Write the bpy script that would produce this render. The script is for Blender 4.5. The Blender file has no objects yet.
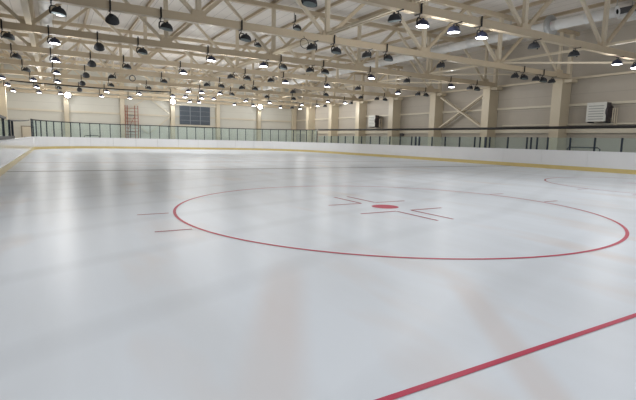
import bpy, bmesh, math, random
from mathutils import Vector, Matrix
random.seed(4)
PI = math.pi
C = bpy.context.scene.collection
scene = bpy.context.scene

# ------------------------------------------------------------------ materials
def srgb(r, g, b):
    f = lambda c: (c/255/12.92) if c/255 <= .04045 else ((c/255+.055)/1.055)**2.4
    return (f(r), f(g), f(b), 1)

def mat(name, col, rough=.5, metal=0, noise=0, nscale=6, bump=0, spec=.5, emit=None, estr=0, stretch=None):
    m = bpy.data.materials.new(name); m.use_nodes = True
    nt = m.node_tree; b = nt.nodes['Principled BSDF']
    b.inputs['Base Color'].default_value = col
    b.inputs['Roughness'].default_value = rough
    b.inputs['Metallic'].default_value = metal
    b.inputs['Specular IOR Level'].default_value = spec
    if emit:
        b.inputs['Emission Color'].default_value = emit
        b.inputs['Emission Strength'].default_value = estr
    if noise or bump:
        tc = nt.nodes.new('ShaderNodeTexCoord'); mp = nt.nodes.new('ShaderNodeMapping')
        nt.links.new(tc.outputs['Object'], mp.inputs['Vector'])
        if stretch: mp.inputs['Scale'].default_value = stretch
        n = nt.nodes.new('ShaderNodeTexNoise'); n.inputs['Scale'].default_value = nscale; n.inputs['Detail'].default_value = 4
        nt.links.new(mp.outputs['Vector'], n.inputs['Vector'])
        if noise:
            mx = nt.nodes.new('ShaderNodeMix'); mx.data_type = 'RGBA'
            mx.inputs[6].default_value = tuple(c*(1-noise) for c in col[:3])+(1,)
            mx.inputs[7].default_value = tuple(min(1, c*(1+noise)) for c in col[:3])+(1,)
            nt.links.new(n.outputs['Fac'], mx.inputs[0]); nt.links.new(mx.outputs[2], b.inputs['Base Color'])
        if bump:
            bp = nt.nodes.new('ShaderNodeBump'); bp.inputs['Strength'].default_value = bump; bp.inputs['Distance'].default_value = .02
            nt.links.new(n.outputs['Fac'], bp.inputs['Height']); nt.links.new(bp.outputs['Normal'], b.inputs['Normal'])
    return m

def panel_mat(name, col, axis, period, depth=.12, rough=.5, noise=.05):
    """sheet panels with fine dark joints every `period` metres along an axis"""
    m = mat(name, col, rough, noise=noise, nscale=.5)
    nt = m.node_tree; b = nt.nodes['Principled BSDF']
    src = b.inputs['Base Color'].links[0].from_socket
    tc = nt.nodes.new('ShaderNodeTexCoord'); sp = nt.nodes.new('ShaderNodeSeparateXYZ')
    nt.links.new(tc.outputs['Object'], sp.inputs[0])
    d = nt.nodes.new('ShaderNodeMath'); d.operation = 'DIVIDE'; d.inputs[1].default_value = period
    nt.links.new(sp.outputs[axis], d.inputs[0])
    fr = nt.nodes.new('ShaderNodeMath'); fr.operation = 'FRACT'; nt.links.new(d.outputs[0], fr.inputs[0])
    lt = nt.nodes.new('ShaderNodeMath'); lt.operation = 'LESS_THAN'; lt.inputs[1].default_value = .05
    nt.links.new(fr.outputs[0], lt.inputs[0])
    ml = nt.nodes.new('ShaderNodeMath'); ml.operation = 'MULTIPLY'; ml.inputs[1].default_value = depth
    nt.links.new(lt.outputs[0], ml.inputs[0])
    mx = nt.nodes.new('ShaderNodeMix'); mx.data_type = 'RGBA'
    nt.links.new(ml.outputs[0], mx.inputs[0]); nt.links.new(src, mx.inputs[6])
    mx.inputs[7].default_value = (.05, .045, .04, 1)
    nt.links.new(mx.outputs[2], b.inputs['Base Color'])
    return m

TRAILS = [((-3.85, -2.9), (-5.35, -5.7), .32), ((-2.55, -4.4), (-3.95, -6.5), .2)]
def ice_mat():
    m = bpy.data.materials.new('ice'); m.use_nodes = True
    nt = m.node_tree; b = nt.nodes['Principled BSDF']; N = nt.nodes.new; L = nt.links.new
    tc = N('ShaderNodeTexCoord')
    mp = N('ShaderNodeMapping'); mp.inputs['Rotation'].default_value = (0, 0, .35); mp.inputs['Scale'].default_value = (.9, .16, 1)
    L(tc.outputs['Object'], mp.inputs['Vector'])
    n1 = N('ShaderNodeTexNoise'); n1.inputs['Scale'].default_value = 1.1; n1.inputs['Detail'].default_value = 5
    L(mp.outputs['Vector'], n1.inputs['Vector'])
    cr = N('ShaderNodeValToRGB')
    cr.color_ramp.elements[0].position = .33; cr.color_ramp.elements[0].color = (.65, .695, .755, 1)
    cr.color_ramp.elements[1].position = .6; cr.color_ramp.elements[1].color = (.70, .755, .83, 1)
    L(n1.outputs['Fac'], cr.inputs['Fac'])
    # faint pinkish brown wear patches
    n2 = N('ShaderNodeTexNoise'); n2.inputs['Scale'].default_value = .55; n2.inputs['Detail'].default_value = 3
    mp2 = N('ShaderNodeMapping'); mp2.inputs['Location'].default_value = (3.1, 1.7, 0); mp2.inputs['Scale'].default_value = (1.6, .5, 1); mp2.inputs['Rotation'].default_value = (0, 0, -.25)
    L(tc.outputs['Object'], mp2.inputs['Vector']); L(mp2.outputs['Vector'], n2.inputs['Vector'])
    r2 = N('ShaderNodeMapRange'); r2.inputs['From Min'].default_value = .56; r2.inputs['From Max'].default_value = .78; r2.inputs['To Max'].default_value = .65
    L(n2.outputs['Fac'], r2.inputs['Value'])
    mx = N('ShaderNodeMix'); mx.data_type = 'RGBA'; L(r2.outputs['Result'], mx.inputs[0]); L(cr.outputs['Color'], mx.inputs[6]); mx.inputs[7].default_value = (.66, .60, .58, 1)
    # two rubbed skate trails leading off toward the near corner
    last = mx.outputs[2]
    for (ax, ay), (bx, by), wd in TRAILS:
        dx, dy = bx-ax, by-ay; ln = math.hypot(dx, dy)
        def dot(nx, ny):
            sb = N('ShaderNodeVectorMath'); sb.operation = 'SUBTRACT'; L(tc.outputs['Object'], sb.inputs[0]); sb.inputs[1].default_value = (ax, ay, 0)
            dt = N('ShaderNodeVectorMath'); dt.operation = 'DOT_PRODUCT'; L(sb.outputs[0], dt.inputs[0]); dt.inputs[1].default_value = (nx, ny, 0)
            return dt.outputs['Value']
        ab = N('ShaderNodeMath'); ab.operation = 'ABSOLUTE'; L(dot(-dy/ln, dx/ln), ab.inputs[0])
        m1 = N('ShaderNodeMapRange'); m1.interpolation_type = 'SMOOTHSTEP'; m1.inputs['From Min'].default_value = wd; m1.inputs['From Max'].default_value = wd*.2; L(ab.outputs[0], m1.inputs['Value'])
        al = dot(dx/ln, dy/ln)
        m2 = N('ShaderNodeMapRange'); m2.interpolation_type = 'SMOOTHSTEP'; m2.inputs['From Min'].default_value = -.3; m2.inputs['From Max'].default_value = ln*.4; L(al, m2.inputs['Value'])
        p1 = N('ShaderNodeMath'); p1.operation = 'MULTIPLY'; L(m1.outputs[0], p1.inputs[0]); L(m2.outputs[0], p1.inputs[1])
        p2 = N('ShaderNodeMath'); p2.operation = 'MULTIPLY'; L(p1.outputs[0], p2.inputs[0]); L(n1.outputs['Fac'], p2.inputs[1])
        t = N('ShaderNodeMix'); t.data_type = 'RGBA'; L(p2.outputs[0], t.inputs[0]); L(last, t.inputs[6]); t.inputs[7].default_value = (.645, .60, .60, 1); last = t.outputs[2]
    # resurfacer swathes
    wv = N('ShaderNodeTexWave'); wv.inputs['Scale'].default_value = .16; wv.inputs['Distortion'].default_value = 5; wv.inputs['Detail'].default_value = 2; wv.inputs['Detail Scale'].default_value = .4
    mp3 = N('ShaderNodeMapping'); mp3.inputs['Rotation'].default_value = (0, 0, 1.15); L(tc.outputs['Object'], mp3.inputs['Vector']); L(mp3.outputs['Vector'], wv.inputs['Vector'])
    r3 = N('ShaderNodeMapRange'); r3.inputs['From Min'].default_value = .0; r3.inputs['From Max'].default_value = .16; r3.inputs['To Min'].default_value = .945; r3.inputs['To Max'].default_value = 1
    L(wv.outputs['Fac'], r3.inputs['Value'])
    mm = N('ShaderNodeVectorMath'); mm.operation = 'SCALE'; L(last, mm.inputs[0]); L(r3.outputs['Result'], mm.inputs['Scale'])
    L(mm.outputs['Vector'], b.inputs['Base Color'])
    n3 = N('ShaderNodeTexNoise'); n3.inputs['Scale'].default_value = 2.2; n3.inputs['Detail'].default_value = 3; L(tc.outputs['Object'], n3.inputs['Vector'])
    r4 = N('ShaderNodeMapRange'); r4.inputs['To Min'].default_value = .27; r4.inputs['To Max'].default_value = .36; L(n3.outputs['Fac'], r4.inputs['Value'])
    L(r4.outputs['Result'], b.inputs['Roughness'])
    bp = N('ShaderNodeBump'); bp.inputs['Strength'].default_value = .02; bp.inputs['Distance'].default_value = .01
    L(n3.outputs['Fac'], bp.inputs['Height']); L(bp.outputs['Normal'], b.inputs['Normal'])
    df = N('ShaderNodeBsdfDiffuse'); L(mm.outputs['Vector'], df.inputs['Color'])
    ms = N('ShaderNodeMixShader'); ms.inputs[0].default_value = .38
    L(b.outputs[0], ms.inputs[1]); L(df.outputs[0], ms.inputs[2]); L(ms.outputs[0], nt.nodes['Material Output'].inputs['Surface'])
    b.inputs['IOR'].default_value = 1.31; b.inputs['Specular IOR Level'].default_value = .22
    return m

def glass_mat():
    m = bpy.data.materials.new('tinted_glass'); m.use_nodes = True
    nt = m.node_tree; nt.nodes.remove(nt.nodes['Principled BSDF'])
    out = nt.nodes['Material Output']
    t = nt.nodes.new('ShaderNodeBsdfTransparent'); t.inputs['Color'].default_value = (.90, .965, .968, 1)
    g = nt.nodes.new('ShaderNodeBsdfGlossy'); g.inputs['Roughness'].default_value = .06; g.inputs['Color'].default_value = (.95, 1, .99, 1)
    f = nt.nodes.new('ShaderNodeFresnel'); f.inputs['IOR'].default_value = 1.35
    n = nt.nodes.new('ShaderNodeTexNoise'); n.inputs['Scale'].default_value = 3
    df = nt.nodes.new('ShaderNodeBsdfDiffuse'); df.inputs['Color'].default_value = (.66, .76, .74, 1)
    mx = nt.nodes.new('ShaderNodeMixShader'); mx2 = nt.nodes.new('ShaderNodeMixShader')
    r = nt.nodes.new('ShaderNodeMapRange'); r.inputs['To Min'].default_value = .03; r.inputs['To Max'].default_value = .1
    nt.links.new(n.outputs['Fac'], r.inputs['Value'])
    geo = nt.nodes.new('ShaderNodeNewGeometry'); inv = nt.nodes.new('ShaderNodeMath'); inv.operation = 'SUBTRACT'; inv.inputs[0].default_value = 1
    nt.links.new(geo.outputs['Backfacing'], inv.inputs[1])
    mul = nt.nodes.new('ShaderNodeMath'); mul.operation = 'MULTIPLY'; nt.links.new(f.outputs[0], mul.inputs[0]); nt.links.new(inv.outputs[0], mul.inputs[1])
    nt.links.new(mul.outputs[0], mx.inputs[0]); nt.links.new(t.outputs[0], mx.inputs[1]); nt.links.new(g.outputs[0], mx.inputs[2])
    nt.links.new(r.outputs[0], mx2.inputs[0]); nt.links.new(mx.outputs[0], mx2.inputs[1]); nt.links.new(df.outputs[0], mx2.inputs[2])
    nt.links.new(mx2.outputs[0], out.inputs['Surface'])
    return m

M = dict(
    ice=ice_mat(), glass=glass_mat(),
    concrete=mat('concrete', srgb(120, 112, 104), .8, noise=.12, nscale=2, bump=.1),
    red=mat('red_ice_paint', srgb(184, 62, 88), .45, spec=.15, noise=.12, nscale=5),
    redthin=mat('faded_red_ice_paint', srgb(158, 60, 78), .45, spec=.15, noise=.18, nscale=4),
    bluegrey=mat('grey_ice_line', srgb(120, 122, 130), .45, spec=.15, noise=.1, nscale=3),
    faint=mat('faint_ice_line', srgb(172, 168, 172), .45, spec=.15, noise=.1, nscale=3),
    board=mat('board_plastic', (.74, .75, .77, 1), .14, noise=.03, nscale=1.5),
    kick=mat('kick_plastic', srgb(204, 184, 122), .3, noise=.08, nscale=2),
    cap=mat('cap_rail_plastic', (.72, .73, .76, 1), .35, noise=.03),
    darkcap=mat('dark_rubber_cap', srgb(28, 30, 34), .5, noise=.2),
    post=mat('dark_post_metal', srgb(34, 44, 58), .4, .4, noise=.15),
    black=mat('black_cable', srgb(18, 17, 18), .6, noise=.2),
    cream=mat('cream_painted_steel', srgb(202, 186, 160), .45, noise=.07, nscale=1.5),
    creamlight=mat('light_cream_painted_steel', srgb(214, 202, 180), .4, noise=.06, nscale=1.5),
    column=mat('column_paint', srgb(208, 196, 172), .32, noise=.05, nscale=1.2),
    roof=panel_mat('roof_sheet', srgb(224, 218, 210), 0, .75, .35, .6, .06),
    purlin=mat('purlin_steel', srgb(188, 172, 148), .5, noise=.07),
    farwall=panel_mat('far_wall_panels', srgb(214, 212, 202), 2, 1.0, .12),
    rightwall=panel_mat('right_wall_panels', srgb(186, 178, 166), 2, 1.0, .12),  # beige set darker than the far wall, partly standing in for fewer lit lamps
    leftwall=panel_mat('left_wall_panels', srgb(200, 192, 176), 2, 1.0, .12),
    trim=mat('girt_paint', srgb(214, 206, 188), .4, noise=.05),
    housing=mat('lamp_housing', srgb(62, 64, 68), .55, .1, spec=.25, noise=.15),
    housinglit=mat('lamp_housing_navy', srgb(58, 64, 92), .38, .3, noise=.15),
    bracket=mat('lamp_bracket', srgb(34, 33, 34), .5, .2, noise=.15),
    lensdark=mat('dark_lens', srgb(112, 124, 124), .5, spec=.2, noise=.1),
    lenslit=mat('lit_lens', (1, 1, 1, 1), .3, emit=(.93, .96, 1, 1), estr=9, noise=.01),
    lensdim=mat('dim_lens', srgb(150, 172, 178), .2, emit=(.7, .85, .9, 1), estr=.35, noise=.05),
    flood=mat('flood_lens', (1, 1, 1, 1), .3, emit=(.95, .97, 1, 1), estr=30, noise=.01),
    duct=mat('white_duct', srgb(226, 226, 224), .45, noise=.05, nscale=2),
    galv=mat('galvanised_metal', srgb(176, 178, 178), .35, .5, noise=.1),
    hole=mat('black_opening', srgb(8, 8, 8), .9, noise=.1),
    unit=mat('heater_white_paint', srgb(214, 214, 208), .4, noise=.05),
    unitdark=mat('heater_dark_side', srgb(78, 72, 76), .5, .2, noise=.15),
    unitgap=mat('heater_louvre_gap', srgb(150, 152, 150), .5, noise=.1),
    rust=mat('rust_red_paint', srgb(160, 96, 78), .6, noise=.2, nscale=5),
    louvre=mat('slate_louvre', srgb(94, 103, 113), .5, .2, noise=.15),
    louvregap=mat('slate_louvre_divider', srgb(126, 134, 142), .5, noise=.1),
    door=mat('door_paint', srgb(222, 212, 192), .5, noise=.05),
    doorframe=mat('door_frame_paint', srgb(150, 142, 126), .5, noise=.05),
    bench=mat('dark_bench', srgb(44, 46, 56), .6, noise=.2),
    grey=mat('grey_box', srgb(92, 94, 98), .45, .2, noise=.15),
)

# ------------------------------------------------------------------ mesh helpers
class MB:
    def __init__(s): s.bm = bmesh.new()
    def box(s, a, b):
        c = [(x, y, z) for z in (a[2], b[2]) for y in (a[1], b[1]) for x in (a[0], b[0])]
        v = [s.bm.verts.new(p) for p in c]
        for f in ((0,2,3,1),(4,5,7,6),(0,1,5,4),(2,6,7,3),(0,4,6,2),(1,3,7,5)): s.bm.faces.new([v[i] for i in f])
        return s
    def bar(s, p, q, w, h, up=(0,0,1)):
        p, q = Vector(p), Vector(q); d = (q-p).normalized(); up = Vector(up)
        if abs(d.dot(up)) > .98: up = Vector((0,1,0))
        r = d.cross(up).normalized(); u = r.cross(d).normalized()
        vs = []
        for e in (p, q):
            for a, b in ((-1,-1),(1,-1),(1,1),(-1,1)): vs.append(s.bm.verts.new(e+r*a*w/2+u*b*h/2))
        for f in ((3,2,1,0),(4,5,6,7),(0,1,5,4),(1,2,6,5),(2,3,7,6),(3,0,4,7)): s.bm.faces.new([vs[i] for i in f])
        return s
    def ibeam(s, p, q, w, h, t, up=(0,0,1)):
        p, q = Vector(p), Vector(q); d = (q-p).normalized(); up = Vector(up)
        if abs(d.dot(up)) > .98: up = Vector((0,1,0))
        r = d.cross(up).normalized(); u = r.cross(d).normalized()
        for o in (-1, 1): s.bar(p+u*o*(h-t)/2, q+u*o*(h-t)/2, w, t, u)
        return s.bar(p, q, t, h-2*t, u)
    def tube(s, pts, r, n=8, closed=False):
        pts = [Vector(p) for p in pts]; rings = []
        for i, p in enumerate(pts):
            a = pts[i-1] if (i > 0 or closed) else p
            b = pts[(i+1) % len(pts)] if (i < len(pts)-1 or closed) else p
            d = (b-a).normalized(); up = Vector((0,0,1)) if abs(d.z) < .9 else Vector((0,1,0))
            x = d.cross(up).normalized(); y = d.cross(x).normalized()
            rings.append([s.bm.verts.new(p+x*r*math.cos(2*PI*k/n)+y*r*math.sin(2*PI*k/n)) for k in range(n)])
        m = len(rings)
        for i in range(m if closed else m-1):
            A, B = rings[i], rings[(i+1) % m]
            for k in range(n): s.bm.faces.new((A[k], A[(k+1)%n], B[(k+1)%n], B[k]))
        if not closed:
            s.bm.faces.new(rings[0][::-1]); s.bm.faces.new(rings[-1])
        return s
    def lathe(s, prof, n=20, mtx=Matrix(), cap=True):
        rings = []
        for r, z in prof: rings.append([s.bm.verts.new(mtx @ Vector((r*math.cos(2*PI*k/n), r*math.sin(2*PI*k/n), z))) for k in range(n)])
        for A, B in zip(rings, rings[1:]):
            for k in range(n): s.bm.faces.new((A[k], A[(k+1)%n], B[(k+1)%n], B[k]))
        if cap:
            s.bm.faces.new(rings[0][::-1]); s.bm.faces.new(rings[-1])
        return s
    def ring(s, cx, cy, r0, r1, z, n=160):
        A = [s.bm.verts.new((cx+r0*math.cos(2*PI*k/n), cy+r0*math.sin(2*PI*k/n), z)) for k in range(n)]
        B = [s.bm.verts.new((cx+r1*math.cos(2*PI*k/n), cy+r1*math.sin(2*PI*k/n), z)) for k in range(n)]
        for k in range(n): s.bm.faces.new((A[k], B[k], B[(k+1)%n], A[(k+1)%n]))
        return s
    def quad(s, x0, y0, x1, y1, z):
        v = [s.bm.verts.new(p) for p in ((x0,y0,z),(x1,y0,z),(x1,y1,z),(x0,y1,z))]; s.bm.faces.new(v); return s
    def poly(s, pts):
        s.bm.faces.new([s.bm.verts.new(p) for p in pts]); return s
    def sweep(s, path, prof):
        """path: list of (x,y,nx,ny) with outward normal; prof: closed list of (out,z)"""
        rings = [[s.bm.verts.new((x+nx*o, y+ny*o, z)) for o, z in prof] for x, y, nx, ny in path]
        m = len(prof)
        for A, B in zip(rings, rings[1:]):
            for k in range(m): s.bm.faces.new((A[k], B[k], B[(k+1)%m], A[(k+1)%m]))
        s.bm.faces.new(rings[0]); s.bm.faces.new(rings[-1][::-1])
        return s
    def build(s, name, m, parent=None, smooth=False, recalc=True):
        if recalc: bmesh.ops.recalc_face_normals(s.bm, faces=s.bm.faces[:])
        me = bpy.data.meshes.new(name); s.bm.to_mesh(me); s.bm.free()
        me.materials.append(m if not isinstance(m, str) else M[m])
        if smooth:
            for f in me.polygons: f.use_smooth = True
        o = bpy.data.objects.new(name, me); C.objects.link(o)
        if parent: o.parent = parent
        return o

def tag(o, label=None, cat=None, group=None, kind=None):
    if label: o['label'] = label
    if cat: o['category'] = cat
    if group: o['group'] = group
    if kind: o['kind'] = kind
    return o
def thing(name, label, cat, loc=(0,0,0), rz=0, group=None):
    o = bpy.data.objects.new(name, None); C.objects.link(o); o.empty_display_size = .2
    o.location = loc; o.rotation_euler = (0,0,rz)
    return tag(o, label, cat, group)
def kids(o): return [c for c in bpy.data.objects if c.parent == o]
def dup(root, loc, rz=0, label=None):
    r = root.copy(); C.objects.link(r); r.location = loc; r.rotation_euler = (0,0,rz)
    if label: r['label'] = label
    for ch in kids(root):
        c = ch.copy(); C.objects.link(c); c.parent = r
        for g in kids(ch):
            d = g.copy(); C.objects.link(d); d.parent = c
    return r
ORD = ['first','second','third','fourth','fifth','sixth','seventh','eighth','ninth','tenth','eleventh','twelfth','thirteenth','fourteenth','fifteenth','sixteenth','seventeenth','eighteenth']

# ------------------------------------------------------------------ setting
XL, XR, YF, R = -7.92, 20.96, 47.6, 8.0        # rink outline
WL, WR, WF, NEAR, RZ = -11.2, 25.1, 53.3, -12.0, 9.25
MB().box((WL-.3, NEAR, -.35), (WR+.3, WF+.3, -.02)).build('floor_surround', 'concrete')
tag(bpy.data.objects['floor_surround'], 'grey concrete floor around the ice, behind the boards', 'floor', kind='structure')

def rrect(r_in=0):
    pts = []
    for cx, cy, a0 in ((XR-R, YF-R, 0), (XL+R, YF-R, PI/2), (XL+R, -10+R, PI), (XR-R, -10+R, 1.5*PI)):
        for i in range(25):
            a = a0+i*PI/48
            pts.append((cx+(R-r_in)*math.cos(a), cy+(R-r_in)*math.sin(a)))
    return pts
out = rrect(0)
b = MB(); b.poly([(x, y, 0) for x, y in out])
ice = tag(b.build('floor', 'ice'), 'white glossy ice sheet of the rink with red markings', 'ice rink floor', kind='structure')
Zm = .004
def mark(name, mb, m, label=None):
    o = mb.build(name, m, ice)
    if label: o['label'] = label
    return o
mark('faceoff_circle', MB().ring(0, 0, 4.445, 4.5, Zm), 'red', 'large red face-off circle nearest the camera')
mark('faceoff_circle', MB().ring(13.92, 0, 4.445, 4.5, Zm), 'redthin', 'faint red face-off circle near the right boards')
for cx in (0, 13.92):
    b = MB(); n = 48
    b.poly([(cx+.3*math.cos(2*PI*k/n), .3*math.sin(2*PI*k/n), Zm) for k in range(n)])
    mark('faceoff_spot', b, 'red', 'round red face-off spot')
    for sx in (-1, 1):
        for sy in (-1, 1):
            b = MB(); x0, y0 = cx+sx*.2, sy*.62
            b.quad(min(x0, x0+sx*.9), y0-.03, max(x0, x0+sx*.9), y0+.03, Zm)
            b.quad(x0-.03, min(y0+sy*.025, y0+sy*1.2), x0+.03, max(y0+sy*.025, y0+sy*1.2), Zm)
            mark('faceoff_bracket_line', b, 'redthin')
            xa, xb = sorted((cx+sx*4.5, cx+sx*5.06))
            mark('hash_mark', MB().quad(xa, sy*.84-.025, xb, sy*.84+.025, Zm), 'redthin')
def chord_x(y, side):
    # x of the rink edge at y (inside the corner arcs)
    c0, c1 = -10+R, YF-R
    d = (c0-y) if y < c0 else (y-c1 if y > c1 else 0)
    w = R-math.sqrt(max(0, R*R-d*d))
    return XL+w+.03 if side < 0 else XR-w-.03
def cross(name, y, w, m, label):
    mark(name, MB().quad(max(chord_x(y-w/2,-1), chord_x(y+w/2,-1)), y-w/2, min(chord_x(y-w/2,1), chord_x(y+w/2,1)), y+w/2, Zm), m, label)
cross('goal_line', -6.015, .048, 'red', 'thick red goal line crossing the near right of the ice')
cross('zone_line', 12.5, .30, 'bluegrey', 'thin grey zone line across the ice beyond the circles')
cross('centre_line', 18.8, .26, 'faint', 'faint line across the middle of the ice')

# walls, roof
o = MB().box((WL-.3, WF, -.02), (WR+.3, WF+.2, RZ)).build('wall_far', 'farwall'); tag(o, 'pale panelled far end wall of the hall', 'wall', kind='structure')
o = MB().box((WR, NEAR, -.02), (WR+.2, WF, RZ)).build('wall_right', 'rightwall'); tag(o, 'beige grey panelled right side wall', 'wall', kind='structure')
o = MB().box((WL-.2, NEAR, -.02), (WL, WF, RZ)).build('wall_left', 'leftwall'); tag(o, 'beige left side wall', 'wall', kind='structure')
o = MB().box((WL-.3, NEAR, RZ), (WR+.3, WF+.3, RZ+.15)).build('ceiling', 'roof'); tag(o, 'pale ribbed metal roof deck', 'ceiling', kind='structure')
# horizontal girts on the walls
tr = 0
def trim(mb, m='trim', label=None):
    global tr; tr += 1
    tag(mb.build('trim_%d' % tr, m), label, kind='structure')
trim(MB().box((WL, WF-.14, 4.0), (WR, WF, 4.22)), label='horizontal cream girt halfway up the far wall')
for z, h in ((2.35, .28), (4.2, .16)):
    trim(MB().box((WR-.16, NEAR+.5, z), (WR, WF-.2, z+h)), label='horizontal cream girt along the right wall')
trim(MB().box((WR-.16, 4.5, 2.9), (WR, 16.6, 3.0)), label='thin cream rail on the right wall under the near heater')
trim(MB().box((WL, 30, 4.0), (WL+.12, WF-.2, 4.2)), label='horizontal cream girt along the left wall')
trim(MB().box((WL, WF-.16, 5.95), (WR, WF, 6.2)), label='horizontal cream girt near the top of the far wall')

# door on the far wall
d = MB().box((-9.35, WF-.08, 0), (-8.35, WF-.02, 2.2)).build('door_1', 'door'); tag(d, 'pale cream door at the left end of the far wall', 'door', kind='structure')
b = MB().box((-9.47, WF-.1, 0), (-9.35, WF, 2.3)).box((-8.35, WF-.1, 0), (-8.23, WF, 2.3)).box((-9.35, WF-.1, 2.2), (-8.35, WF, 2.3)); b.build('door_frame', 'doorframe', d)
MB().box((-9.25, WF-.13, 1.02), (-9.1, WF-.08, 1.06)).build('door_handle', 'post', d)

# ------------------------------------------------------------------ steel columns
TY = [4.9+6*k for k in range(9)]
def column_right(y, label):
    t = thing('steel_column', label, 'column', (24.53, y+.7+.0, 0), 0, 'columns along the right wall')
    return t
def make_col_parts(t, d, w, h):
    # box column with wide faces, base plate, cap plate
    MB().box((-d/2, -w/2, .03), (d/2, w/2, h)).build('shaft', 'column', t)
    MB().box((-d/2-.08, -w/2-.08, -.02), (d/2+.08, w/2+.08, .03)).build('base_plate', 'purlin', t)
    MB().box((-d/2-.06, -w/2-.06, h), (d/2+.06, w/2+.06, h+.05)).build('cap_plate', 'purlin', t)
cols = []
for k, y in enumerate([4.9+6*i for i in range(0, 8)]):
    lab = 'cream steel column against the right wall, nearest the camera' if k == 0 else \
        'cream steel column on right wall, %s from the right edge' % ORD[k-1]
    t = column_right(y, lab)
    if k == 0:
        make_col_parts(t, 1.06, .70, 5.92); proto = t
        MB().box((-.45, -.95, 5.74), (.2, -.36, 5.95)).build('corbel', 'column', t)
    else:
        for ch in kids(proto):
            c = ch.copy(); C.objects.link(c); c.parent = t
t = thing('steel_column', 'cream steel column against the left wall, at left edge of the picture', 'column', (-10.7, 47.1, 0))
make_col_parts(t, .95, .7, 5.92)
t = thing('steel_column', 'cream corner column where the far and right walls meet', 'column', (24.7, 52.95, 0))
make_col_parts(t, .6, .5, 5.92)
for k, x in enumerate((-4.9, 1.1, 7.1, 13.1, 19.1)):
    lab = 'slim cream column on the far wall, ' + ['left of the ladder, topped by the leftmost glaring floodlight', 'beside the rust red ladder', 'left of the dark louvre, under a floodlight', 'right of the dark louvre panel', 'right half of wall under the rightmost floodlight'][k]
    t = thing('end_wall_column', lab, 'column', (x, WF-.28, 0), 0, 'columns along the far wall')
    if k == 0:
        MB().ibeam((0, 0, .02), (0, 0, 9.0), .5, .5, .06, (0,1,0)).build('shaft', 'column', t)
        MB().box((-.3, -.3, -.02), (.3, .28, .02)).build('base_plate', 'purlin', t); pe = t
    else:
        for ch in kids(pe):
            c = ch.copy(); C.objects.link(c); c.parent = t

# ------------------------------------------------------------------ roof trusses
ZB, ZT = 6.10, 8.95
X0, X1 = -10.9, 24.2
def make_truss():
    t = thing('roof_truss', '', 'roof truss', (0, TY[0], 0), 0, 'steel roof trusses spanning the hall')
    MB().ibeam((X0, 0, ZB), (X1, 0, ZB), .26, .30, .03).box((X0, -.11, ZB-.12), (X1, .11, ZB+.12)).build('bottom_chord', 'cream', t)
    MB().box((X0, -.12, ZT-.12), (X1+.5, .12, ZT+.12)).build('top_chord', 'cream', t)
    nodes = [-7.1+6*k for k in range(6)]
    for x in nodes:
        MB().bar((x, 0, ZB+.15), (x, 0, ZT-.12), .20, .16, (0,1,0)).build('vertical_strut', 'creamlight', t)
        MB().box((x-.28, -.13, ZB+.15), (x+.28, .13, ZB+.34)).build('gusset_plate', 'cream', t)
    for x in nodes:
        for s in (-1, 1):
            xt = x+s*3
            if xt > X1 or xt < X0: continue
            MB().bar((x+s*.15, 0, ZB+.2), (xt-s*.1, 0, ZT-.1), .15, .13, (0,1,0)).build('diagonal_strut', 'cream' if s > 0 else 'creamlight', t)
    for x in (X0+.12, X1-.1):
        MB().bar((x, 0, ZB-.15), (x, 0, ZT), .26, .24, (0,1,0)).build('end_post', 'creamlight', t)
    return t
TL = ['nearest visible roof truss, crossing the upper right corner', 'second roof truss from the camera', 'third roof truss from the camera', 'fourth roof truss from the camera',
      'fifth roof truss from the camera', 'sixth roof truss from the camera', 'seventh roof truss from the camera, carrying the black cable', 'eighth roof truss from the camera', 'last roof truss, tight against the far wall']
proto_t = make_truss()
for k, y in enumerate(TY):
    lab = 'cream steel ' + TL[k]
    if k == 0: proto_t['label'] = lab
    else: dup(proto_t, (0, y if k < 8 else 52.75, 0), 0, lab)

# purlins under the roof deck, running the length of the hall
for k, x in enumerate([-10.1+3*i for i in range(12)]):
    MBp = MB().ibeam((0, NEAR+.2, ZT+.21), (0, WF-.05, ZT+.21), .14, .18, .025)
    o = MBp.build('purlin', 'purlin'); o.location.x = x
    tag(o, 'cream purlin running lengthwise under the roof deck, %s from the left' % ORD[k], 'purlin', 'purlins under the roof deck')

# lengthwise ties at bottom chord level
def tie(x, z, w, h, y0, y1, label, doubled=False):
    b = MB()
    if doubled:
        for s in (-1, 1): b.bar((x+s*.1, y0, z), (x+s*.1, y1, z), w, h)
        for y in range(int(y0)+1, int(y1), 3): b.bar((x-.1, y, z), (x+.1, y, z), .06, h*.8)
    else: b.bar((x, y0, z), (x, y1, z), w, h)
    tag(b.build('tie_beam', 'creamlight'), label, 'tie beam')
tie(-7.05, 6.33, .22, .16, 5, 52.7, 'long cream tie beam running lengthwise at the upper left')
tie(4.9, 6.32, .08, .1, -1, 46.9, 'thin doubled cream tie rod running lengthwise down the middle of the trusses', True)
tie(16.95, 6.32, .09, .12, -1, 46.9, 'cream tie rod running lengthwise at the right third of the trusses')
tie(24.6, 6.04, .14, .14, 5.3, 52.9, 'cream strut linking the tops of the right wall columns')
# slanting horizontal braces near the right wall
for k in range(3):
    y = 10.9+6*k
    b = MB().bar((17.1, y, 6.3), (24.3, y-6+.25, 6.3), .1, .1)
    tag(b.build('brace_rod', 'creamlight'), 'slanting cream brace rod between truss and right wall, %s from the camera' % ORD[k], 'brace')
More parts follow.
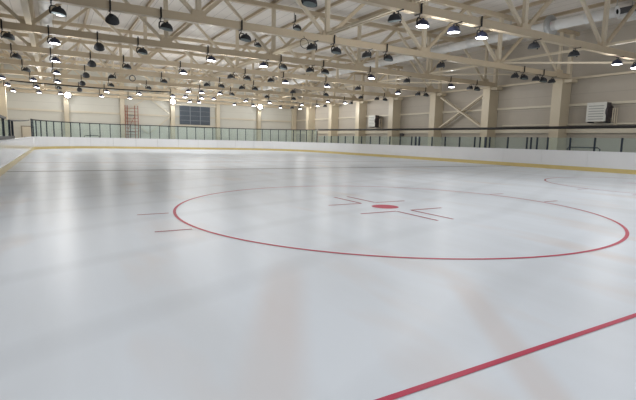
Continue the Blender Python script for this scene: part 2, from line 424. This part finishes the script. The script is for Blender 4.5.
# wall X bracing between two right-hand columns
b1 = MB()
for dx in (0, .3): b1.bar((24.3+dx, 18.12, 2.84), (24.3+dx, 22.9, 5.55), .12, .12)
tag(b1.build('cross_brace', 'creamlight'), 'rising diagonal of the cream X brace on the right wall', 'brace')
b1 = MB()
for dx in (.13, .43): b1.bar((24.3+dx, 18.12, 5.55), (24.3+dx, 23.05, 2.82), .12, .12)
tag(b1.build('cross_brace', 'creamlight'), 'falling diagonal of the cream X brace on the right wall', 'brace')
# diamond bracing in the far wall right of the ladder
for (xa, za), (xb, zb), lab in (((1.45, 4.35), (4.0, 6.25), 'upper left'), ((4.2, 6.25), (6.75, 4.35), 'upper right'), ((6.75, 3.95), (4.2, 1.85), 'lower right'), ((4.0, 1.85), (1.45, 3.95), 'lower left')):
    tag(MB().bar((xa, WF-.3, za), (xb, WF-.3, zb), .14, .14).build('diamond_brace', 'trim'), lab+' limb of diamond brace on the far wall beside the ladder', 'brace')

# ------------------------------------------------------------------ dasher boards, kick strips, glass
def arc(cx, cy, a0, a1, n):
    return [(cx+R*math.cos(a0+(a1-a0)*i/n), cy+R*math.sin(a0+(a1-a0)*i/n), math.cos(a0+(a1-a0)*i/n), math.sin(a0+(a1-a0)*i/n)) for i in range(n+1)]
def line(x0, y0, x1, y1, nx, ny, n=1):
    return [(x0+(x1-x0)*i/n, y0+(y1-y0)*i/n, nx, ny) for i in range(n+1)]
left_path = line(XL, 1.5, XL, YF-R, -1, 0)
far_path = arc(XL+R, YF-R, PI, PI/2, 18) + line(XL+R, YF, XR-R, YF, 0, 1)[1:] + arc(XR-R, YF-R, PI/2, 0, 18)[1:]
right_path = line(XR, YF-R, XR, 1.5, 1, 0)
def resample(path, step):
    """cut path into panel pieces of roughly `step` metres; returns list of sub-paths"""
    L = [0]
    for a, b2 in zip(path, path[1:]): L.append(L[-1]+math.hypot(b2[0]-a[0], b2[1]-a[1]))
    n = max(1, round(L[-1]/step)); s = L[-1]/n
    def at(d):
        for i in range(len(path)-1):
            if d <= L[i+1]+1e-6:
                f = (d-L[i])/max(1e-9, L[i+1]-L[i]); a, b2 = path[i], path[i+1]
                p = [a[j]+(b2[j]-a[j])*f for j in range(4)]; q = math.hypot(p[2], p[3]); p[2] /= q; p[3] /= q
                return tuple(p)
        return path[-1]
    res = []
    for k in range(n):
        inner = [path[i] for i in range(len(path)) if k*s+1e-4 < L[i] < (k+1)*s-1e-4]
        res.append([at(k*s)]+inner+[at((k+1)*s)])
    return res
def shrink(p, g):
    p = [list(q) for q in p]
    for i, j in ((0, 1), (-1, -2)):
        dx, dy = p[j][0]-p[i][0], p[j][1]-p[i][1]; l = math.hypot(dx, dy)
        p[i][0] += dx/l*g; p[i][1] += dy/l*g
    return p
def boards(path, label, step, capm='cap'):
    t = thing('dasher_boards', label, 'rink boards', (path[len(path)//2][0], path[len(path)//2][1], 0))
    off = Vector((-t.location.x, -t.location.y))
    P = [(x+off.x, y+off.y, nx, ny) for x, y, nx, ny in path]
    for sub in resample(P, step):
        MB().sweep(shrink(sub, .007), [(0, .24), (.08, .24), (.08, 1.14), (0, 1.14)]).build('board_panel', 'board', t)
    MB().sweep(P, [(-.012, 0), (.08, 0), (.08, .238), (-.012, .238)]).build('kick_strip', 'kick', t)
    MB().sweep(P, [(-.015, 1.14), (.14, 1.14), (.14, 1.18), (-.015, 1.18)]).build('cap_rail', capm, t)
    MB().sweep(P, [(.082, .0), (.14, .0), (.14, 1.13), (.082, 1.13)]).build('backing_frame', 'grey', t)
boards(left_path, 'white glossy left side boards with dull yellow kick strip', 2.9)
boards(far_path, 'white curved boards along the far end with yellow kick strip', 2.4)
boards(right_path, 'white straight right side boards with yellow kick strip', 2.95)

def shield(name, label, base, pieces, posts, z0, z1, top=None, pw=.05, thick=()):
    t = thing(name, label, 'safety glass', (base[0], base[1], z0))
    f = lambda p: (p[0]-base[0], p[1]-base[1], p[2], p[3])
    for sub in pieces:
        MB().sweep(shrink([f(p) for p in sub], .012), [(.055, .0), (.067, .0), (.067, z1-z0-.02), (.055, z1-z0-.02)]).build('glass_pane', 'glass', t)
    for i, p in enumerate(posts):
        x, y, nx, ny = f(p); w = pw*(2.0 if i in thick else 1); h = z1-z0
        q = Vector((x+nx*.06, y+ny*.06, 0)); tx, ty = -ny, nx
        MB().bar(q, q+Vector((0, 0, h)), w, .09, (tx*0+nx, ty*0+ny, 0)).build('post', 'post', t)
    if top:
        MB().sweep([f(p) for p in top], [(.0, z1-z0-.02), (.12, z1-z0-.02), (.12, z1-z0+.07), (.0, z1-z0+.07)]).build('top_rail', 'darkcap', t)
    return t
fp = resample(far_path, 1.07)
shield('glass_shield', 'tall clear glass screen with dark posts and top rail around the far end', (6.5, YF), fp, [p[0] for p in fp]+[fp[-1][-1]], 1.18, 2.66, far_path, .055)
py = [37.87,36.35,34.87,33.44,31.91,30.41,28.9,27.41,25.85,24.38,22.83,22.31,21.86,20.32,18.84,17.33,15.85,15.36,14.86,14.49,12.97,11.48,11.18,10.74,10.0,8.53,7.06,5.59,4.1]
posts = [(XR, y, 1, 0) for y in py]
pieces = [[(XR, a, 1, 0), (XR, c, 1, 0)] for a, c in zip([39.3]+py, py)]
shield('glass_shield', 'low greenish glass screen with short dark posts along the right boards', (XR, 20), pieces, posts, 1.18, 1.97, None, .075, (11, 12, 18))
lp = [2.2+2.8*i for i in range(6)]
lpieces = [[(XL, a, -1, 0), (XL, c, -1, 0)] for a, c in zip(lp, lp[1:])]
s = shield('glass_shield', 'low greenish glass screen with dark frame on the left boards', (XL, 9), lpieces, [(XL, y, -1, 0) for y in lp]+[(XL, 17.9, -1, 0)], 1.18, 2.0, line(XL, 2.2, XL, 14.2, -1, 0), .09, (5, 6))
MB().box((-.14, 2.2-9, .01), (.02, 18.0-9, .13)).build('bottom_rail', 'darkcap', s)

# black net cables
def sag(p, q, s, n=16):
    return [(p[0]+(q[0]-p[0])*i/n, p[1]+(q[1]-p[1])*i/n, p[2]+(q[2]-p[2])*i/n-s*4*(i/n)*(1-i/n)) for i in range(n+1)]
tag(MB().tube(sag((XR+.2, YF-R, 2.7), (XR+.2, 1.5, 2.6), .06), .085).build('net_cable', 'black', smooth=True), 'thick black cable stretched above the right boards', 'cable')
tag(MB().tube(sag((XL-.2, 17.9, 2.02), (XL-.2, YF-R, 2.6), .03), .04).build('net_cable', 'black', smooth=True), 'black cable from the left glass to the far corner', 'cable')
tag(MB().tube([(XR+.2, 1.38, 0), (XR+.2, 1.38, 2.68)], .06).build('cable_post', 'post'), 'dark post holding the near end of the long black cable', 'post')
tag(MB().tube(sag((-9.4, 40.62, 5.98), (4.2, 40.62, 5.98), .1, 30), .055).build('power_cable', 'black', smooth=True), 'long black cable slung under the seventh truss at upper left', 'cable')

# ------------------------------------------------------------------ lamps
HOOK = 5.95
def make_lamp(lit, end_on=False):
    """origin at the hook under the chord; head hangs with the bracket on -X and the bell leaning to +X"""
    t = thing('pendant_lamp', '', 'lamp', (0, 0, HOOK), 0, 'bell lamps hung from the roof trusses')
    # clamp wraps the chord on its camera side, thin drop rod below
    MB().box((-.2-.03, -.17, -.02), (-.2+.03, .17, .012)).box((-.23, -.175, -.02), (-.17, -.14, .36)).build('clamp', 'bracket', t)
    br = MB().tube([(-.2, -.1, 0), (-.2, -.06, -.1), (-.2, 0, -.14)], .018, 6)
    # yoke: an arch from the bell's shoulder up and over
    br.tube([(-.2, 0, -.12), (-.245, 0, -.2), (-.25, 0, -.33), (-.215, 0, -.40)], .028, 6)
    br.tube([(-.2, 0, -.13), (-.08, 0, -.13), (-.01, 0, -.19)], .02, 6)
    br.build('bracket', 'bracket', t)
    if end_on: mtx = Matrix.Translation((-.12, .02, -.30)) @ Matrix.Rotation(.75, 4, 'X')
    else: mtx = Matrix.Translation((.03, 0, -.30)) @ Matrix.Rotation(.16 if lit != 1 else .05, 4, 'Y')
    prof = [(.07, .14), (.14, .12), (.20, .06), (.235, -.02), (.245, -.09), (.225, -.1)]
    hd = MB().lathe(prof[:-1], 20, mtx, cap=False)
    hd.lathe([(.001, .14), (.07, .14)], 20, mtx, cap=False); hd.lathe([(.245, -.09), (.22, -.09)], 20, mtx, cap=False)
    hd.lathe([(.045, .13), (.045, .19), (.02, .2)], 10, mtx)
    head = hd.build('housing', 'housinglit' if lit == 1 else 'housing', t, True)
    ln = MB().lathe([(.001, -.105), (.12, -.103), (.222, -.088)], 20, mtx, cap=False).build('lens', {0: 'lensdark', 1: 'lenslit', 2: 'lensdim'}[lit], t, True, False)
    if lit == 1: ln['label'] = 'glowing white lens'
    if lit == 1:
        la = bpy.data.lights.new('lamp_glow', 'POINT'); la.shadow_soft_size = .2; la.energy = LAMP_W; la.color = (1, .985, .96)
        lo = bpy.data.objects.new('lamp_glow', la); C.objects.link(lo); lo.parent = t; lo.location = (.04, 0, -.62)
    return t
LAMP_W = 112
protos = {}
def lamp(x, y, d, lit, label, z=HOOK):
    key = (lit, d == 'E'); rz = PI if d == 'L' else 0
    if key not in protos:
        t = protos[key] = make_lamp(lit, d == 'E'); t.location = (x, y, z); t.rotation_euler = (0, 0, rz); t['label'] = label
    else: dup(protos[key], (x, y, z), rz, label)
LAMPS = {
0: [(0.64,'R',0),(4.03,'L',0),(5.26,'R',1),(6.87,'L',1),(8.35,'R',1),(11.67,'L',0),(14.61,'L',0),(18.34,'L',1),(20.12,'R',1)],
1: [(-5.99,'R',2),(-4.14,'E',0),(-2.37,'R',0),(0.87,'R',0),(4.12,'L',0),(5.42,'R',0),(7.22,'L',0),(8.54,'R',0),(12.23,'L',0),(18.51,'L',0),(19.36,'R',0),(20.59,'L',0),(21.33,'R',0),(22.26,'L',0)],
2: [(-7.86,'R',0),(-6.11,'R',1),(-4.11,'E',0),(-2.29,'R',0),(1.22,'R',1),(4.32,'L',1),(5.53,'R',0),(7.35,'L',0),(8.41,'R',0),(11.95,'R',1),(15.04,'L',0),(19.29,'R',1),(21.31,'L',0),(22.07,'R',0)],
3: [(-7.92,'R',0),(-6.06,'R',1),(-4.04,'E',0),(-2.22,'R',0),(1.18,'R',1),(4.45,'L',0),(5.62,'R',0),(7.45,'L',0),(8.58,'R',1),(12.19,'R',1),(15.12,'L',0),(19.28,'L',1),(21.54,'L',0),(22.48,'R',0)],
4: [(-7.72,'R',0),(-5.98,'R',1),(-4.02,'E',0),(-2.46,'L',0),(1.19,'R',0),(4.53,'L',0),(5.73,'R',0),(7.5,'L',0),(8.67,'R',0),(12.28,'L',0),(15.71,'R',0),(19.69,'L',0),(21.63,'L',0),(22.63,'R',0)],
5: [(-9.57,'R',1),(-7.53,'R',1),(-5.87,'R',1),(-3.96,'E',0),(-1.93,'R',0),(1.09,'R',0),(4.58,'L',1),(5.78,'R',1),(7.55,'L',1),(8.74,'R',0),(12.4,'L',0),(15.39,'R',0),(19.59,'L',1),(21.8,'R',1),(22.6,'L',0)],
6: [(-9.66,'R',1),(-7.47,'R',1),(-5.74,'R',0),(-3.91,'E',0),(-1.74,'R',1),(1.21,'R',1),(4.46,'R',1),(5.78,'L',1),(7.47,'R',1),(8.83,'L',1),(12.49,'L',1),(15.35,'R',1),(19.59,'L',1),(21.74,'R',1),(22.81,'L',0)],
7: [(-9.62,'R',1),(-7.42,'R',1),(-5.53,'R',1),(-1.68,'R',1),(1.18,'R',1),(7.79,'L',1),(8.86,'R',1),(13.29,'L',1),(15.74,'R',1),(19.59,'L',1),(21.28,'L',0),(22.49,'R',1)]}
TN = ['nearest visible truss', 'second truss from the camera', 'third truss from the camera', 'fourth truss from the camera', 'fifth truss from the camera', 'sixth truss from the camera', 'seventh truss from the camera', 'eighth truss from the camera']
for k, row in LAMPS.items():
    for i, (x, d, lit) in enumerate(row):
        kind = {0: 'unlit dark bell lamp', 1: 'lit white bell lamp', 2: 'dimly glowing bell lamp'}[lit]
        if d == 'E': kind = 'unlit lamp seen from behind'
        lamp(x, TY[k], d, lit, '%s, %s from the left on the %s' % (kind, ORD[i], TN[k]))
for y, nm in ((16.9, 'third'), (22.9, 'fourth')):
    t = dup(protos[(0, False)], (6.42, y, 8.3), 0, 'unlit dark lamp hung high on a rod under the roof on the %s truss' % nm)
    MB().tube([(-.2, 0, -.02), (-.2, 0, ZT-.11-8.3)], .018, 6).build('drop_rod', 'bracket', t)

# glaring floodlights on the far wall columns
for k, (x, nm) in enumerate(((-4.72, 'leftmost'), (7.05, 'middle'), (19.05, 'rightmost'))):
    t = thing('floodlight', '%s of three glaring round floodlights on the far wall columns' % nm, 'floodlight', (x, WF-.77, 5.93), 0, 'floodlights on the far wall')
    mt = Matrix.Rotation(PI/2, 4, 'X')
    MB().lathe([(.1, -.12), (.2, -.08), (.3, .06), (.31, .1)], 20, mt, cap=False).lathe([(.001, -.12), (.1, -.12)], 20, mt, cap=False).build('housing', 'housing', t, True)
    MB().lathe([(.001, .09), (.29, .085)], 20, mt, cap=False).build('lens', 'flood', t, True)
    MB().box((-.04, -.02, -.04), (.04, .235, .04)).build('wall_arm', 'bracket', t)
    la = bpy.data.lights.new('flood_glow', 'AREA'); la.shape = 'DISK'; la.size = .5; la.energy = 60; la.color = (.96, .98, 1)
    lo = bpy.data.objects.new('flood_glow', la); C.objects.link(lo); lo.parent = t; lo.location = (0, -.2, 0); lo.rotation_euler = (PI/2-.25, 0, 0)

# rings of spare cable hung from chords
for x, y, z, r, w, lab in ((3.62, 10.72, 5.74, .21, .014, 'thin black cable loop hanging from the second truss'), (-1.1, 28.72, 5.66, .20, .035, 'coiled dark cable hanging from the fifth truss')):
    b = MB().tube([(x+r*math.cos(2*PI*k/28), y, z+r*math.sin(2*PI*k/28)) for k in range(28)], w, 6, True)
    b.tube([(x, y, z+r), (x, y+.06, z+r+.12)], .012, 6)
    tag(b.build('cable_coil', 'black' if w < .02 else 'grey'), lab, 'cable')

# ------------------------------------------------------------------ ventilation ducts
def duct(x, z, r, y0, y1, label, fan=None):
    t = thing('ventilation_duct', label, 'air duct', (x, y0, z))
    mt = Matrix.Rotation(-PI/2, 4, 'X')
    L = y1-y0
    prof = []
    n = int(L/1.5)
    for i in range(n):
        a = L*i/n; prof += [(r, a), (r, a+L/n-.08), (r+.02, a+L/n-.06), (r+.02, a+L/n-.02)]
    prof.append((r, L))
    MB().lathe(prof, 24, mt, cap=False).build('duct_pipe', 'duct', t, True)
    MB().lathe([(.12, 0), (r, 0), (r, .02)], 24, mt, cap=False).build('end_cap', 'duct', t)
    MB().lathe([(.001, .06), (.12, .03), (.121, .0)], 16, mt, cap=False).build('outlet', 'hole', t)
    for i in range(0, int(L), 6):
        yy = TY[0]+i-y0
        if 0 < yy < L: MB().tube([(0, yy, r), (0, yy, ZT-.1-z)], .02, 6).build('hanger_rod', 'galv', t)
    if fan is not None:
        f = fan-y0
        MB().lathe([(r, f-.12), (.5, f-.12), (.58, f-.06), (.58, f+.06), (.5, f+.12), (r, f+.12)], 28, mt, cap=False).build('fan_housing', 'galv', t, True)
duct(17.75, 8.0, .27, 4.85, 52.5, 'long white round duct under the roof at right with big round fan housing', 8.3)
duct(-6.4, 8.0, .31, 8.0, 52.5, 'long white round duct under the roof at left')
t = thing('air_handling_box', 'dark grey box hung under the roof at the top right corner', 'air unit', (20.4, 5.5, 8.42))
MB().box((-.6, -.6, 0), (.7, .5, .3)).build('casing', 'grey', t)
MB().box((-.5, -.55, -.2), (.5, .45, 0)).build('underside_grille', 'duct', t)
for sx in (-.45, .45): MB().tube([(sx, -.2, .3), (sx, -.2, .62)], .02, 6).build('hanger_rod', 'galv', t)

# ------------------------------------------------------------------ heaters on the right wall
def heater(y0, y1, z0, z1, xf, label, pipes):
    t = thing('unit_heater', label, 'wall heater', (WR, (y0+y1)/2, z0), 0, 'heaters on the right wall')
    h = z1-z0; w = (y1-y0)/2; d = xf-WR
    MB().box((d+.06, -w, 0), (-.35, w, h)).build('casing', 'unitdark', t)
    MB().box((d, -w-.01, -.01), (d+.06, w+.01, h+.01)).build('front_panel', 'unit', t)
    b = MB()
    for i in range(6): b.box((d-.012, -w+.12, .12+i*(h-.2)/6), (d, w-.12, .12+i*(h-.2)/6+.05))
    b.build('louvre', 'unitgap', t)
    mt = Matrix.Translation((d/2-.1, -w, h/2)) @ Matrix.Rotation(PI/2, 4, 'X')
    MB().lathe([(.42, 0), (.42, .12), (.36, .12), (.34, .02), (.001, .02)], 24, mt, cap=False).build('fan_cowl', 'unitdark', t, True)
    MB().box((d+.1, -w+.05, -.09), (-.16, -w+.12, -.01)).box((d+.1, w-.12, -.09), (-.16, w-.05, -.01)).build('wall_bracket', 'post', t)
    b = MB()
    for i in range(2): b.tube([(d/2, -w-.2-.12*i, -.05), (d/2, -w-.2-.12*i, h*.7), (-.2, -w-.2-.12*i, h*.7), (-.2, -w-.2-.12*i, -.4)], .035, 6)
    b.build('pipe', 'creamlight', t)
heater(8.3, 9.5, 3.08, 4.28, 24.15, 'larger white louvred heater box on the right wall, near the right edge', 2)
heater(32.45, 33.6, 3.1, 4.3, 24.15, 'smaller looking louvred heater box between far columns of the right wall', 2)
t = tag(MB().box((WR-.22, 28.6, 2.1), (WR, 29.0, 2.38)).build('junction_box', 'grey'), 'small dark junction box on the right wall between two columns beyond the X brace', 'box')

# ------------------------------------------------------------------ things on and by the far wall
t = thing('scaffold_ladder', 'rust red double ladder standing against the far wall', 'ladder', (2.1, WF-.8, 0))
for x in (-.75, -.5, .35, .72):
    MB().tube([(x, 0, -.02), (x, 0, 5.15)], .045, 8).build('stile', 'rust', t)
for i in range(12):
    MB().tube([(-.75, 0, .4+i*.4), (.72, 0, .4+i*.4)], .028, 6).build('rung', 'rust', t)
for z in (3.95, 1.9): MB().box((-.4, -.12, z), (.3, .12, z+.07)).build('platform', 'bench', t)
MB().bar((-.5, 0, 2.2), (.35, 0, 3.9), .05, .05).build('brace', 'rust', t)

t = thing('louvre_panel', 'large dark slate louvre panel on the far wall', 'louvre', (10.0, WF-.35, 3.1))
MB().box((-2.0, -.05, 0), (2.0, .05, 2.4)).build('backing', 'louvre', t)
b = MB()
for i in range(3):
    x = -2.0+i*4/3+.06
    for j in range(16):
        b.bar((x, -.07, .1+j*.145), (x+4/3-.12, -.07, .1+j*.145), .09, .03, (0, .6, .8))
b.build('slats', 'louvre', t)
for x in (-.67, .67): MB().box((x-.05, -.13, 0), (x+.05, -.04, 2.4)).build('mullion', 'louvregap', t)
for z in (.55, 1.15, 1.75): MB().box((-2.0, -.125, z-.03), (2.0, -.05, z+.03)).build('crossbar', 'louvregap', t)
for z in (-.2, 2.44): MB().box((-2.9, -.06, z), (3.0, .35, z+.17)).build('support_rail', 'trim', t)

def bench(x, y, l, rz, label):
    t = thing('bench', label, 'bench', (x, y, 0), rz)
    MB().box((-l/2, -.2, .78), (l/2, .2, .84)).build('seat', 'bench', t)
    MB().tube([(-l/2, .22, .8), (-l/2, .25, 1.3), (-l/2+.12, .26, 1.38), (l/2-.12, .26, 1.38), (l/2, .25, 1.3), (l/2, .22, .8)], .04, 8).build('backrest', 'bench', t, True)
    for s in (-1, 1):
        MB().bar((s*(l/2-.15), 0, -.02), (s*(l/2-.15), 0, .78), .06, .36).build('leg', 'bench', t)
bench(-2.6, 49.3, 1.5, 0, 'dark bench just behind the far boards, left of the ladder')
bench(22.3, 8.3, 2.0, PI/2, 'dark bench with tubular back behind the right boards')

# ------------------------------------------------------------------ light from the lamps over and behind the camera
for y in (-1.1, -7.1):
    for x in (-6, 1.2, 8.4, 15.2):
        la = bpy.data.lights.new('lamp_glow', 'AREA'); la.shape = 'DISK'; la.size = .5; la.energy = 95; la.color = (1, .985, .96)
        lo = bpy.data.objects.new('lamp_glow', la); C.objects.link(lo); lo.location = (x, y, 5.5)
w = bpy.data.worlds.new('world'); scene.world = w; w.use_nodes = True
w.node_tree.nodes['Background'].inputs['Color'].default_value = (.86, .92, 1, 1)
w.node_tree.nodes['Background'].inputs['Strength'].default_value = .55

# ------------------------------------------------------------------ camera
cam = bpy.data.cameras.new('camera'); co = bpy.data.objects.new('camera', cam); C.objects.link(co)
cam.sensor_fit = 'HORIZONTAL'; cam.sensor_width = 36; cam.lens = 451.6/636*36; cam.clip_start = .05; cam.clip_end = 300
yaw, pitch, roll = .5280201, -.1310788, .0235326
F = Vector((math.sin(yaw)*math.cos(pitch), math.cos(yaw)*math.cos(pitch), math.sin(pitch)))
Rt = Vector((math.cos(yaw), -math.sin(yaw), 0)); U = Rt.cross(F)
R2 = Rt*math.cos(roll)+U*math.sin(roll); U2 = -Rt*math.sin(roll)+U*math.cos(roll)
mw = Matrix((R2, U2, -F)).transposed().to_4x4(); mw.translation = Vector((-6.3114, -7.8494, 1.4286))
co.matrix_world = mw
scene.camera = co
scene.view_settings.view_transform = 'Standard'
scene.view_settings.exposure = 0
